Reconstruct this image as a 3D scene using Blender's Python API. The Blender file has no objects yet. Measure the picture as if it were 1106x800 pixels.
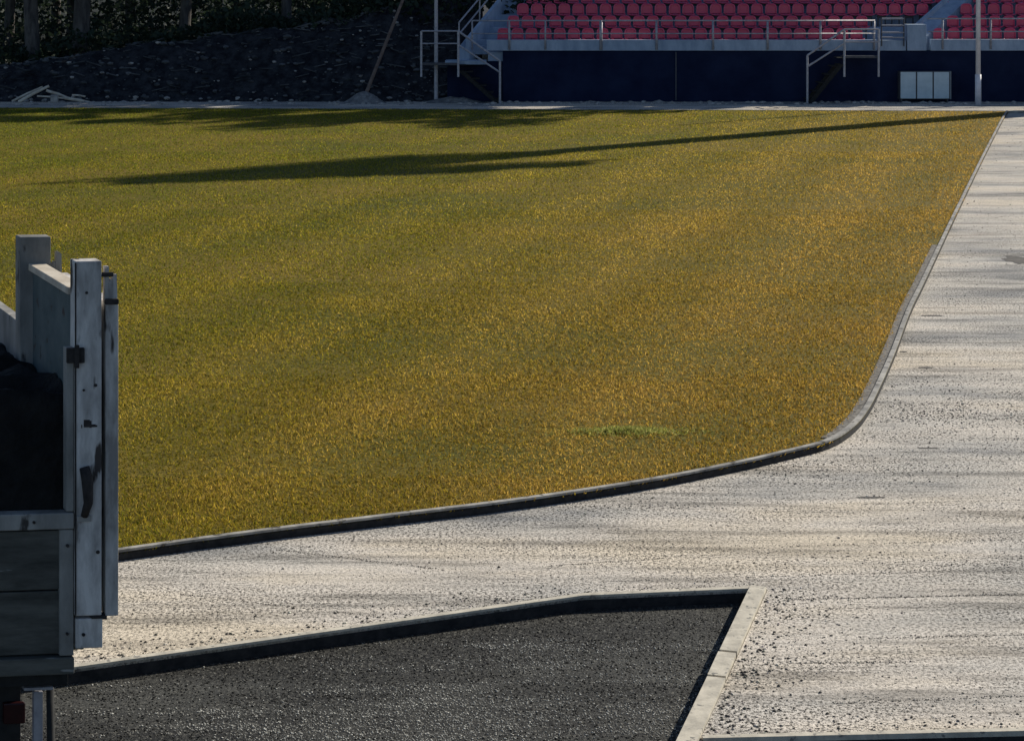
import bpy, math, random
import numpy as np
from mathutils import Vector, noise as mnoise
R = math.radians
rng = random.Random(7)
npr = np.random.default_rng(11)
sc = bpy.context.scene
col = sc.collection

# ------------------------------------------------------------------ camera, sky, sun, exposure
CAM_H, F, W, H = 4.4, 2000.0, 1106.0, 800.0
cd = bpy.data.cameras.new('camera'); cam = bpy.data.objects.new('camera', cd); col.objects.link(cam)
cam.location = (0, 0, CAM_H); cam.rotation_euler = (R(90), 0, 0)
cd.sensor_width = 36; cd.lens = F / W * 36
cd.shift_y = -429 / W
cd.clip_start = 0.1; cd.clip_end = 2000
sc.camera = cam

SUN_EL = R(32)
SHX, SHY = -0.763, -0.646                       # horizontal direction in which shadows fall
wd = bpy.data.worlds.new('World'); sc.world = wd; wd.use_nodes = True
nt = wd.node_tree; bg = nt.nodes['Background']
sky = nt.nodes.new('ShaderNodeTexSky'); sky.sky_type = 'NISHITA'; sky.sun_disc = False
sky.sun_elevation = SUN_EL; sky.sun_rotation = math.atan2(-SHX, -SHY)
sky.air_density = 0.8; sky.dust_density = 0.3; sky.ozone_density = 2.5
nt.links.new(sky.outputs[0], bg.inputs[0]); bg.inputs[1].default_value = 0.085
sd = bpy.data.lights.new('sun', 'SUN'); sd.energy = 5.0; sd.angle = R(0.5); sd.color = (1.0, 0.93, 0.80)
so = bpy.data.objects.new('sun', sd); col.objects.link(so)
so.rotation_euler = Vector((SHX * math.cos(SUN_EL), SHY * math.cos(SUN_EL), -math.sin(SUN_EL))).to_track_quat('-Z', 'Y').to_euler()
so.location = (40, 40, 60)
vs = sc.view_settings
vs.view_transform = 'Standard'; vs.look = 'None'; vs.gamma = 1; vs.exposure = 0.17; vs.use_curve_mapping = False

def gp(x, y, z=0.0):
    """ground point (metres) seen at picture position x, y"""
    Y = F * (CAM_H - z) / (y + 29)
    return Vector(((x - 553) * Y / F, Y, z))
def ap(x, y, Y):
    return Vector(((x - 553) * Y / F, Y, CAM_H - (y + 29) * Y / F))

# ------------------------------------------------------------------ materials
MATS = {}
def mat(name, c1, c2=None, scale=8.0, rough=0.8, bump=0.0, bdist=0.01, detail=6, stretch=(1, 1, 1), metal=0.0,
        spec=0.3, lo=0.35, hi=0.65, speck=None, trans=0.0):
    if name in MATS: return MATS[name]
    m = bpy.data.materials.new(name); m.use_nodes = True; t = m.node_tree; N = t.nodes; L = t.links
    b = N['Principled BSDF']
    b.inputs['Roughness'].default_value = rough; b.inputs['Metallic'].default_value = metal
    b.inputs['Specular IOR Level'].default_value = spec
    tc = N.new('ShaderNodeTexCoord'); mp = N.new('ShaderNodeMapping'); mp.inputs['Scale'].default_value = stretch
    L.new(tc.outputs['Object'], mp.inputs[0])
    no = N.new('ShaderNodeTexNoise'); no.inputs['Scale'].default_value = scale; no.inputs['Detail'].default_value = detail
    no.inputs['Roughness'].default_value = 0.65
    L.new(mp.outputs[0], no.inputs['Vector'])
    r = N.new('ShaderNodeValToRGB'); r.color_ramp.elements[0].position = lo; r.color_ramp.elements[1].position = hi
    r.color_ramp.elements[0].color = (*c1, 1); r.color_ramp.elements[1].color = (*(c2 or c1), 1)
    L.new(no.outputs['Fac'], r.inputs[0]); out = r.outputs[0]
    if speck:                                    # (colour, scale, threshold)
        n2 = N.new('ShaderNodeTexNoise'); n2.inputs['Scale'].default_value = speck[1]; n2.inputs['Detail'].default_value = 4
        L.new(mp.outputs[0], n2.inputs['Vector'])
        r2 = N.new('ShaderNodeValToRGB'); r2.color_ramp.elements[0].position = speck[2]; r2.color_ramp.elements[1].position = speck[2] + 0.06
        L.new(n2.outputs['Fac'], r2.inputs[0])
        mx = N.new('ShaderNodeMixRGB'); L.new(r2.outputs[0], mx.inputs[0]); L.new(out, mx.inputs[1])
        mx.inputs[2].default_value = (*speck[0], 1); out = mx.outputs[0]
    L.new(out, b.inputs['Base Color'])
    if bump:
        bp = N.new('ShaderNodeBump'); bp.inputs['Strength'].default_value = bump; bp.inputs['Distance'].default_value = bdist
        n3 = N.new('ShaderNodeTexNoise'); n3.inputs['Scale'].default_value = scale * 2.5; n3.inputs['Detail'].default_value = 8
        L.new(mp.outputs[0], n3.inputs['Vector']); L.new(n3.outputs['Fac'], bp.inputs['Height'])
        L.new(bp.outputs[0], b.inputs['Normal'])
    MATS[name] = m; return m

def noise_node(t, vec, scale, detail=6, rough=0.6, stretch=None):
    N = t.nodes; L = t.links
    if stretch:
        mp = N.new('ShaderNodeMapping'); mp.inputs['Scale'].default_value = stretch; L.new(vec, mp.inputs[0]); vec = mp.outputs[0]
    n = N.new('ShaderNodeTexNoise'); n.inputs['Scale'].default_value = scale; n.inputs['Detail'].default_value = detail
    n.inputs['Roughness'].default_value = rough; L.new(vec, n.inputs['Vector']); return n.outputs['Fac']
def ramp(t, fac, stops):
    r = t.nodes.new('ShaderNodeValToRGB'); cr = r.color_ramp
    while len(cr.elements) < len(stops): cr.elements.new(0.5)
    for e, (p, c) in zip(cr.elements, stops):
        e.position = p; e.color = (*c, 1) if len(c) == 3 else c
    t.links.new(fac, r.inputs[0]); return r.outputs[0]
def mix(t, fac, a, b, mode='MIX'):
    m = t.nodes.new('ShaderNodeMixRGB'); m.blend_type = mode
    for i, v in ((0, fac), (1, a), (2, b)):
        if isinstance(v, (int, float)): m.inputs[i].default_value = v
        elif isinstance(v, tuple): m.inputs[i].default_value = (*v, 1)
        else: t.links.new(v, m.inputs[i])
    return m.outputs[0]
def g(v): return (v, v, v)

def track_material():
    m = bpy.data.materials.new('crushed_stone'); m.use_nodes = True; t = m.node_tree; b = t.nodes['Principled BSDF']
    tc = t.nodes.new('ShaderNodeTexCoord').outputs['Object']
    big = noise_node(t, tc, 0.55, 5, 0.6, (0.35, 1.0, 1))
    base = ramp(t, big, [(0.36, (0.32, 0.315, 0.305)), (0.45, (0.56, 0.525, 0.47)), (0.53, (0.67, 0.61, 0.53)), (0.64, (0.71, 0.62, 0.49))])
    streak = noise_node(t, tc, 2.2, 6, 0.7, (0.16, 1.6, 1))
    base = mix(t, 0.75, base, ramp(t, streak, [(0.39, g(0.42)), (0.47, g(0.84)), (0.55, g(1.0))]), 'MULTIPLY')
    fine = noise_node(t, tc, 5.5, 5, 0.75, (0.16, 1.8, 1))
    base = mix(t, 0.6, base, ramp(t, fine, [(0.36, g(0.62)), (0.45, g(0.92)), (0.55, g(1.05))]), 'MULTIPLY')
    grit = noise_node(t, tc, 40, 3, 0.85)
    gritty = noise_node(t, tc, 1.1, 4, 0.6, (0.5, 1.3, 1))
    base2 = mix(t, 1.0, base, ramp(t, grit, [(0.42, g(0.08)), (0.48, g(0.65)), (0.55, g(1.15))]), 'MULTIPLY')
    base = mix(t, ramp(t, gritty, [(0.35, g(0.45)), (0.58, g(1.0))]), base, base2)
    t.links.new(base, b.inputs['Base Color'])
    b.inputs['Roughness'].default_value = 0.9; b.inputs['Specular IOR Level'].default_value = 0.15
    hsum = mix(t, 0.5, grit, noise_node(t, tc, 14, 6, 0.7))
    bp = t.nodes.new('ShaderNodeBump'); bp.inputs['Strength'].default_value = 1.0; bp.inputs['Distance'].default_value = 0.014
    t.links.new(hsum, bp.inputs['Height']); t.links.new(bp.outputs[0], b.inputs['Normal'])
    return m
def asphalt_material():
    m = bpy.data.materials.new('coarse_asphalt'); m.use_nodes = True; t = m.node_tree; b = t.nodes['Principled BSDF']
    tc = t.nodes.new('ShaderNodeTexCoord').outputs['Object']
    a = noise_node(t, tc, 45, 5, 0.8)
    base = ramp(t, a, [(0.43, g(0.005)), (0.52, (0.022, 0.022, 0.020)), (0.58, (0.07, 0.068, 0.06)), (0.66, (0.25, 0.24, 0.20))])
    dust = noise_node(t, tc, 0.9, 6, 0.65, (0.35, 1.3, 1))
    base = mix(t, ramp(t, dust, [(0.45, g(0)), (0.66, g(0.34))]), base, (0.14, 0.14, 0.125))
    t.links.new(base, b.inputs['Base Color'])
    b.inputs['Roughness'].default_value = 0.75; b.inputs['Specular IOR Level'].default_value = 0.25
    bp = t.nodes.new('ShaderNodeBump'); bp.inputs['Strength'].default_value = 1.0; bp.inputs['Distance'].default_value = 0.02
    t.links.new(noise_node(t, tc, 38, 6, 0.7), bp.inputs['Height']); t.links.new(bp.outputs[0], b.inputs['Normal'])
    return m
def turf_material(attr=True):
    m = bpy.data.materials.new('dry_turf' if attr else 'turf_soil'); m.use_nodes = True; t = m.node_tree; b = t.nodes['Principled BSDF']
    tc = t.nodes.new('ShaderNodeTexCoord').outputs['Object']
    if attr:
        a = t.nodes.new('ShaderNodeAttribute'); a.attribute_name = 'tint'
        base = a.outputs['Color']
        tr = t.nodes.new('ShaderNodeBsdfTranslucent'); t.links.new(base, tr.inputs[0])
        mx = t.nodes.new('ShaderNodeMixShader'); mx.inputs[0].default_value = 0.55
        t.links.new(b.outputs[0], mx.inputs[1]); t.links.new(tr.outputs[0], mx.inputs[2])
        t.links.new(mx.outputs[0], t.nodes['Material Output'].inputs[0])
    else:
        n = noise_node(t, tc, 0.25, 5, 0.6, (0.7, 1, 1))
        base = ramp(t, n, [(0.36, (0.10, 0.095, 0.007)), (0.52, (0.16, 0.122, 0.012)), (0.66, (0.20, 0.14, 0.020))])
        base = mix(t, 0.8, base, ramp(t, noise_node(t, tc, 28, 5, 0.75), [(0.4, g(0.35)), (0.6, g(1.15))]), 'MULTIPLY')
    t.links.new(base, b.inputs['Base Color'])
    b.inputs['Roughness'].default_value = 0.7; b.inputs['Specular IOR Level'].default_value = 0.15
    return m
def leaf_material(name, c1, c2):
    m = mat(name, c1, c2, 1.5, 0.6, spec=0.2)
    t = m.node_tree; b = t.nodes['Principled BSDF']
    tr = t.nodes.new('ShaderNodeBsdfTranslucent'); tr.inputs[0].default_value = (*c2, 1)
    mx = t.nodes.new('ShaderNodeMixShader'); mx.inputs[0].default_value = 0.25
    t.links.new(b.outputs[0], mx.inputs[1]); t.links.new(tr.outputs[0], mx.inputs[2])
    t.links.new(mx.outputs[0], t.nodes['Material Output'].inputs[0]); return m

M_TRACK = track_material(); M_ASPH = asphalt_material(); M_GRASS = turf_material(True); M_TURF = turf_material(False)
M_KERB = mat('kerb_concrete', (0.38, 0.35, 0.29), (0.60, 0.55, 0.45), 9, 0.85, 0.4, 0.006, speck=((0.2, 0.19, 0.17), 22, 0.62))
M_BASE = mat('shaded_kerb_face', (0.012, 0.012, 0.014), (0.035, 0.034, 0.034), 14, 0.9, 0.5, 0.006)  # near-black colour paints in the shade on the kerbs' lower faces
M_KERBD = mat('weathered_kerb', (0.17, 0.165, 0.155), (0.42, 0.40, 0.36), 5, 0.9, 0.5, 0.006, speck=((0.08, 0.075, 0.065), 9, 0.60))
M_CONC = mat('grey_concrete', (0.22, 0.29, 0.39), (0.33, 0.41, 0.52), 3, 0.85, 0.3, 0.01, stretch=(1, 1, 0.4))
M_WALL = mat('dark_painted_wall', (0.008, 0.013, 0.036), (0.016, 0.024, 0.058), 0.9, 0.85, 0.2, 0.01, spec=0.04)
M_STEEL = mat('galvanised_steel', (0.26, 0.26, 0.29), (0.42, 0.41, 0.44), 12, 0.5, metal=0.3, spec=0.5)
M_POLE = mat('pole_paint', (0.52, 0.52, 0.56), (0.66, 0.66, 0.70), 6, 0.5)
M_SEAT = mat('red_plastic', (0.56, 0.045, 0.12), (0.68, 0.085, 0.175), 0.6, 0.30, spec=0.5)
M_SEATD = mat('dark_seat_steel', (0.05, 0.05, 0.06), (0.08, 0.08, 0.09), 10, 0.5)
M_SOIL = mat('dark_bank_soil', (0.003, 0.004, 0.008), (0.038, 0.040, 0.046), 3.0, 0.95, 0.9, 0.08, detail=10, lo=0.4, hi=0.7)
M_HILL = mat('forest_floor', (0.004, 0.008, 0.007), (0.018, 0.026, 0.022), 0.9, 0.95, 0.8, 0.1, detail=10)
M_BARK = mat('dark_bark', (0.035, 0.032, 0.032), (0.12, 0.11, 0.10), 6, 0.95, 0.9, 0.03, stretch=(1, 1, 0.25))
M_LEAF = leaf_material('leaf_green', (0.025, 0.045, 0.014), (0.055, 0.085, 0.022))
M_LEAF2 = leaf_material('leaf_dark', (0.012, 0.024, 0.018), (0.035, 0.052, 0.030))
M_WOODP = mat('pale_timber', (0.42, 0.36, 0.28), (0.62, 0.56, 0.46), 6, 0.85, 0.4, 0.01)
M_RUBBLE = mat('pale_rubble', (0.18, 0.17, 0.16), (0.45, 0.42, 0.38), 5, 0.9, 0.5, 0.02)
M_PANEL = mat('weathered_paint', (0.16, 0.155, 0.14), (0.36, 0.345, 0.315), 5, 0.75, 0.35, 0.006, stretch=(1, 1, 0.35),
              speck=((0.05, 0.045, 0.04), 14, 0.63))
M_POST = mat('grey_post_paint', (0.28, 0.26, 0.24), (0.68, 0.645, 0.60), 7, 0.75, 0.6, 0.008, stretch=(1, 1, 0.28), lo=.38, hi=.60,
             speck=((0.06, 0.05, 0.045), 13, 0.60))
M_PLANK = mat('green_grey_planks', (0.040, 0.040, 0.034), (0.125, 0.122, 0.105), 7, 0.8, 0.4, 0.006, stretch=(0.3, 1, 1.5),
              speck=((0.30, 0.30, 0.28), 18, 0.68))
M_TEAL = mat('teal_panel_paint', (0.055, 0.085, 0.09), (0.12, 0.15, 0.15), 4, 0.7, 0.3, 0.006, speck=((0.05, 0.04, 0.035), 12, 0.62))
M_BLACK = mat('black_rubber', (0.010, 0.010, 0.010), (0.022, 0.022, 0.022), 12, 0.8, 0.3, 0.004)
M_RUST = mat('dark_iron', (0.018, 0.016, 0.015), (0.05, 0.042, 0.038), 20, 0.8, 0.5, 0.004)
M_LOAD = mat('black_soil_load', (0.004, 0.004, 0.004), (0.014, 0.013, 0.012), 9, 0.95, 0.8, 0.03)
M_RED = mat('tail_light_red', (0.016, 0.002, 0.003), (0.03, 0.003, 0.004), 8, 0.4, spec=0.3)
M_WHITE = mat('white_panel_paint', (0.42, 0.52, 0.57), (0.52, 0.62, 0.67), 3, 0.55, 0.1, 0.004)
M_GREEN = mat('lush_grass', (0.06, 0.11, 0.02), (0.16, 0.22, 0.05), 12, 0.6)

# ------------------------------------------------------------------ mesh builders
class MB:
    def __init__(s): s.v = []; s.f = []
    def face(s, pts):
        n = len(s.v); s.v += [tuple(p) for p in pts]; s.f.append(tuple(range(n, n + len(pts))))
    def hexa(s, p):                              # 4 bottom, 4 top
        n = len(s.v); s.v += [tuple(q) for q in p]
        for q in ((0, 3, 2, 1), (4, 5, 6, 7), (0, 1, 5, 4), (1, 2, 6, 5), (2, 3, 7, 6), (3, 0, 4, 7)): s.f.append(tuple(n + i for i in q))
        return s
    def box(s, a, b, fn=None):
        (x0, y0, z0), (x1, y1, z1) = a, b
        p = [(x0, y0, z0), (x1, y0, z0), (x1, y1, z0), (x0, y1, z0), (x0, y0, z1), (x1, y0, z1), (x1, y1, z1), (x0, y1, z1)]
        return s.hexa([fn(*q) for q in p] if fn else p)
    def tube(s, pts, r, n=8, cap=True):
        pts = [Vector(p) for p in pts]; rs = r if isinstance(r, (list, tuple)) else [r] * len(pts)
        base = len(s.v)
        for i, p in enumerate(pts):
            d = (pts[min(i + 1, len(pts) - 1)] - pts[max(i - 1, 0)]).normalized()
            u = d.cross(Vector((0, 0, 1)) if abs(d.z) < 0.9 else Vector((1, 0, 0))).normalized(); w = d.cross(u)
            for k in range(n):
                a = 2 * math.pi * k / n; s.v.append(tuple(p + (u * math.cos(a) + w * math.sin(a)) * rs[i]))
        for i in range(len(pts) - 1):
            for k in range(n):
                s.f.append((base + i * n + k, base + i * n + (k + 1) % n, base + (i + 1) * n + (k + 1) % n, base + (i + 1) * n + k))
        if cap:
            s.f.append(tuple(base + k for k in range(n - 1, -1, -1))); m = base + (len(pts) - 1) * n
            s.f.append(tuple(m + k for k in range(n)))
        return s
    def prism(s, outline, axis_vec):
        o = [Vector(p) for p in outline]; a = Vector(axis_vec); n = len(o); b = len(s.v)
        s.v += [tuple(p) for p in o] + [tuple(p + a) for p in o]
        s.f.append(tuple(b + i for i in range(n - 1, -1, -1))); s.f.append(tuple(b + n + i for i in range(n)))
        for i in range(n): s.f.append((b + i, b + (i + 1) % n, b + n + (i + 1) % n, b + n + i))
        return s
    def rock(s, c, r, rg, squash=0.6):
        t = (1 + 5 ** .5) / 2
        V = [(-1, t, 0), (1, t, 0), (-1, -t, 0), (1, -t, 0), (0, -1, t), (0, 1, t), (0, -1, -t), (0, 1, -t), (t, 0, -1), (t, 0, 1), (-t, 0, -1), (-t, 0, 1)]
        Fc = [(0, 11, 5), (0, 5, 1), (0, 1, 7), (0, 7, 10), (0, 10, 11), (1, 5, 9), (5, 11, 4), (11, 10, 2), (10, 7, 6), (7, 1, 8), (3, 9, 4), (3, 4, 2), (3, 2, 6), (3, 6, 8), (3, 8, 9), (4, 9, 5), (2, 4, 11), (6, 2, 10), (8, 6, 7), (9, 8, 1)]
        b = len(s.v); sx, sy = rg.uniform(.7, 1.3), rg.uniform(.7, 1.3); q = r / 1.9
        for x, y, z in V:
            k = q * rg.uniform(.75, 1.15); s.v.append((c[0] + x * k * sx, c[1] + y * k * sy, c[2] + z * k * squash))
        s.f += [tuple(b + i for i in f) for f in Fc]; return s
    def build(s, name, m, parent=None, bevel=0.0, smooth=False, loc=None):
        me = bpy.data.meshes.new(name); me.from_pydata(s.v, [], s.f); me.update(); me.materials.append(m)
        if smooth:
            for p in me.polygons: p.use_smooth = True
        o = bpy.data.objects.new(name, me); col.objects.link(o)
        if parent: o.parent = parent
        if loc: o.location = loc
        if bevel:
            md = o.modifiers.new('bevel', 'BEVEL'); md.width = bevel; md.segments = 2; md.limit_method = 'ANGLE'
        return o
def tag(o, label=None, cat=None, group=None, kind=None):
    for k, v in (('label', label), ('category', cat), ('group', group), ('kind', kind)):
        if v: o[k] = v
    return o
def thing(name, label, cat, loc=(0, 0, 0), group=None):
    o = bpy.data.objects.new(name, None); o.empty_display_size = 0.2; col.objects.link(o); o.location = loc
    return tag(o, label, cat, group)
def np_mesh(name, verts, faces, m, colors=None):
    """verts (n,3), faces (k,3)"""
    me = bpy.data.meshes.new(name); nv, nf = len(verts), len(faces)
    me.vertices.add(nv); me.vertices.foreach_set('co', np.ascontiguousarray(verts, dtype=np.float32).ravel())
    me.loops.add(nf * 3); me.loops.foreach_set('vertex_index', np.ascontiguousarray(faces, dtype=np.int32).ravel())
    me.polygons.add(nf); me.polygons.foreach_set('loop_start', np.arange(0, nf * 3, 3, dtype=np.int32))
    me.polygons.foreach_set('loop_total', np.full(nf, 3, dtype=np.int32))
    me.update(calc_edges=True)
    if colors is not None:
        a = me.color_attributes.new('tint', 'FLOAT_COLOR', 'POINT')
        a.data.foreach_set('color', np.ascontiguousarray(colors, dtype=np.float32).ravel())
    me.materials.append(m); o = bpy.data.objects.new(name, me); col.objects.link(o); return o
def sweep(poly, w0, w1, z0, z1, mb=None, closed=False):
    """kerb: rectangular profile swept along an xy polyline; offsets w0..w1 to the left of travel"""
    mb = mb or MB(); P = [Vector((p[0], p[1], 0)) for p in poly]; ring = []
    for i, p in enumerate(P):
        d0 = (P[i] - P[i - 1]).normalized() if i else (P[1] - P[0]).normalized()
        d1 = (P[i + 1] - P[i]).normalized() if i < len(P) - 1 else d0
        d = (d0 + d1).normalized(); n = Vector((-d.y, d.x, 0)); k = 1 / max(0.4, d.dot(d1))
        ring.append([(p + n * w * k) for w in (w0, w1)])
    for i in range(len(P) - 1):
        a, b = ring[i]; c, e = ring[i + 1]
        q = lambda v, z: (v.x, v.y, z)
        mb.face([q(a, z1), q(c, z1), q(e, z1), q(b, z1)])
        mb.face([q(a, z0), q(c, z0), q(c, z1), q(a, z1)]); mb.face([q(b, z1), q(e, z1), q(e, z0), q(b, z0)])
    for a, b in (ring[0], ring[-1]): mb.face([(a.x, a.y, z0), (b.x, b.y, z0), (b.x, b.y, z1), (a.x, a.y, z1)])
    return mb
def smooth_curve(pts, n=6):
    P = [Vector(p).to_2d() for p in pts]; out = []
    for i in range(len(P) - 1):
        p0, p1, p2, p3 = P[max(i - 1, 0)], P[i], P[i + 1], P[min(i + 2, len(P) - 1)]
        for k in range(n):
            t = k / n; out.append(0.5 * ((2 * p1) + (p2 - p0) * t + (2 * p0 - 5 * p1 + 4 * p2 - p3) * t * t + (3 * p1 - p0 - 3 * p2 + p3) * t ** 3))
    out.append(P[-1]); return out

# ------------------------------------------------------------------ ground, track, asphalt, pitch
PIT = -0.085
gm = MB(); gm.face([(-900, -300, -0.35), (900, -300, -0.35), (900, 1500, -0.35), (-900, 1500, -0.35)])
tag(gm.build('ground', M_SOIL), kind='structure')
am = MB(); am.face([(-40, -20, PIT), (40, -20, PIT), (40, 16, PIT), (-40, 16, PIT)])
tag(am.build('asphalt', M_ASPH), kind='structure')

A = gp(-700, 832); B0 = gp(85, 722); B1 = gp(630, 645); C0 = gp(829, 636.5); D0 = gp(755.5, 799.5); E0 = gp(1106, 791.5)
E1 = D0 + (E0 - D0) * 8
front = [A, B0, B1, C0, D0, E1]
tm = MB()
tm.v = [(p.x, p.y, 0) for p in front] + [(45, 63.25, 0), (-60, 63.25, 0), (-60, A.y, 0)]
tm.f = [tuple(range(len(tm.v)))]
n0 = len(tm.v); tm.v += [(p.x, p.y, -0.3) for p in front]
for i in range(len(front) - 1): tm.f.append((i, n0 + i, n0 + i + 1, i + 1))
tr = tm.build('track', M_TRACK); tag(tr, kind='structure')

# kerbs round the sunken asphalt
kp = [A, B0, B1, C0 + (B1 - C0).normalized() * .12]
kb = sweep(kp, 0.0, 0.05, -0.015, 0.016).build('kerb', M_KERB, bevel=0.004); tag(kb, kind='structure')
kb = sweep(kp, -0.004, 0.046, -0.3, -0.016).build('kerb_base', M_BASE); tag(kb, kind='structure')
kb = sweep([D0 + Vector((0.02, 0, 0)), E1], 0.0, 0.045, -0.015, 0.016).build('kerb', M_KERB, bevel=0.004); tag(kb, kind='structure')
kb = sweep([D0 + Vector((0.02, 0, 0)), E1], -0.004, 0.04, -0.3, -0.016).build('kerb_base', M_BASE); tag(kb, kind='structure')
dirk = (D0 - C0).normalized()
marks = [0.0, (gp(792, 708) - C0).length, (gp(779, 735) - C0).length, (D0 - C0).length + .5]
klab = ['longest pale kerb stone running from the far corner of the asphalt pit', 'short middle pale kerb stone between two joints beside the asphalt pit',
        'nearest pale kerb stone beside the asphalt pit at the bottom edge']
for i in range(3):
    a = C0 + dirk * (marks[i] + 0.016); b = C0 + dirk * (marks[i + 1] - 0.016)
    j = rng.uniform(-.006, .006)
    k = sweep([a + Vector((j, 0, 0)), b + Vector((j * .3, 0, 0))], -0.118, -0.004, -0.3, 0.028).build('kerb_stone', M_KERB, bevel=0.008)
    tag(k, klab[i], 'kerb stone', 'kerb stones beside the asphalt pit')

# pitch outline
right_edge = [gp(*q, .085) for q in ((1089, 119.5), (1084, 127), (1062, 170), (1030, 236), (1000, 300), (984, 333), (968, 376), (951, 415), (938, 440), (922, 459),
              (896, 475), (850, 487), (800, 498.5), (700, 518), (560, 539), (420, 556), (280, 573), (133, 593), (-60, 622), (-500, 700))]
edge = smooth_curve([(p.x, p.y) for p in right_edge], 5)
FAR_Y = edge[0].y
_fl = gp(0, 115.6, .085); FAR_L = FAR_Y + (_fl.y - FAR_Y) / (_fl.x - edge[0].x) * (-60 - edge[0].x)
pm = MB(); pm.v = [(p.x, p.y, 0.055) for p in edge] + [(-60, edge[-1].y, 0.055), (-60, FAR_L, 0.055)]; pm.f = [tuple(range(len(pm.v)))]
tag(pm.build('pitch', M_TURF), kind='structure')
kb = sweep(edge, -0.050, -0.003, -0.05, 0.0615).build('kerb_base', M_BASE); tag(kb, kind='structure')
kb = sweep(edge, -0.052, 0.0, 0.066, 0.085).build('kerb', M_KERBD, bevel=0.005)      # travel goes down and left: the track lies on the left hand
tag(kb, kind='structure')
ge = [p for p in edge if 17.2 < p.y < 30]
gs = sweep(ge, -0.15, -0.053, 0.0, 0.066).build('gravel_strip', mat('margin_gravel', (0.05, 0.047, 0.042), (0.26, 0.24, 0.21), 26, 0.9, 0.8, 0.01)); tag(gs, kind='structure')
kb = sweep([(-60, FAR_L), (edge[0].x, FAR_Y), (45, FAR_Y)], 0.02, 0.22, -0.05, 0.07).build('kerb', M_KERBD, bevel=0.01); tag(kb, kind='structure')

# grass blades
ex = np.array([p.x for p in edge]); ey = np.array([p.y for p in edge])
def inside(x, y):                                # inside the pitch outline (point in polygon, closed on the far left)
    px = np.concatenate([ex, [-60, -60]]); py = np.concatenate([ey, [ey[-1], FAR_L]])
    r = np.zeros(len(x), bool); j = len(px) - 1
    for i in range(len(px)):
        c = ((py[i] > y) != (py[j] > y)) & (x < (px[j] - px[i]) * (y - py[i]) / (py[j] - py[i] + 1e-12) + px[i]); r ^= c; j = i
    return r
def fbm(x, y, s, seed):
    o = np.zeros_like(x); a = 1; r2 = np.random.default_rng(seed)
    for k in range(5):
        th, ph1, ph2 = r2.uniform(0, 6.28), r2.uniform(0, 6.28), r2.uniform(0, 6.28)
        u = x * math.cos(th) + y * math.sin(th); v = -x * math.sin(th) + y * math.cos(th)
        o += a * np.sin(u * s + ph1 + 1.3 * np.sin(v * s * .7 + ph2)) * np.cos(v * s * .9 + ph2); a *= .62; s *= 1.9
    return o / 2
xs, ys = [], []
for y0, y1, dens in ((12.5, 16, 4600), (16, 20, 3000), (20, 26, 2000), (26, 34, 1150), (34, 45, 620), (45, 61, 340)):
    x0, x1 = -0.30 * y1 - 2, 0.29 * y1 + 1
    n = int((x1 - x0) * (y1 - y0) * dens); x = npr.uniform(x0, x1, n); y = npr.uniform(y0, y1, n)
    k = inside(x, y) & (inside(x + .13, y) | (y > 30) | (y < 17.2)) ; xs.append(x[k]); ys.append(y[k])
x = np.concatenate(xs); y = np.concatenate(ys); n = len(x)
big = fbm(x, y, 0.35, 3); med = fbm(x, y, 1.5, 5)
keep = npr.uniform(0, 1, n) < np.clip(0.85 + 0.22 * med, .25, 1); x, y, big, med = x[keep], y[keep], big[keep], med[keep]; n = len(x)
hgt = npr.uniform(.010, .034, n) * (1 + .25 * med); wid = npr.uniform(.0035, .0075, n) * (y / 13) ** .7
ang = npr.uniform(0, math.pi, n); lean = npr.normal(0, .022, (n, 2))
V = np.zeros((n, 3, 3)); dx, dy = np.cos(ang) * wid, np.sin(ang) * wid
V[:, 0] = np.stack([x - dx, y - dy, np.full(n, .05)], 1); V[:, 1] = np.stack([x + dx, y + dy, np.full(n, .05)], 1)
V[:, 2] = np.stack([x + lean[:, 0], y + lean[:, 1], .055 + hgt], 1)
exr = np.interp(np.maximum(y, 18.5), ey[::-1], ex[::-1]); wear = np.clip(1 - (exr - x) / 9, 0, 1)        # drier towards the worn touchline
stripe = np.sin((x * .957 - y * .29) * 2 * math.pi / 2.4 + .5 * big)
dry = np.clip(.50 + .12 * big + .10 * med + .34 * wear + .08 * stripe - .40 * np.clip((15.6 - y) / 2.0, 0, 1) * np.clip((3 - x) / 4, 0, 1) - .20 * np.clip((1 - x) / 8, 0, 1) - .26 * np.clip((y - 30) / 20, 0, 1) * np.clip((exr - x) / 14, 0, 1) + npr.normal(0, .22, n), 0, 1)
cg = np.array([.14, .165, .014]); cm = np.array([.295, .226, .022]); cs = np.array([.46, .325, .075])
t1 = np.clip(dry * 2, 0, 1)[:, None]; t2 = np.clip(dry * 2 - 1, 0, 1)[:, None]
C3 = (cg * (1 - t1) + cm * t1) * (1 - t2) + cs * t2
C3 *= 1.14 * npr.uniform(.32, 1.50, (n, 1)) * (1 + .08 * stripe + .05 * med + .16 * np.clip((y - 22) / 25, 0, 1))[:, None]; C3 *= (1 - .25 * wear[:, None] * np.array([.1, .62, .6]))
C4 = np.ones((n, 3, 4)); C4[:, :, :3] = C3[:, None, :]
gr = np_mesh('grass', V.reshape(-1, 3), np.arange(n * 3).reshape(-1, 3), M_GRASS, C4.reshape(-1, 4)); tag(gr, kind='stuff')

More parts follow.
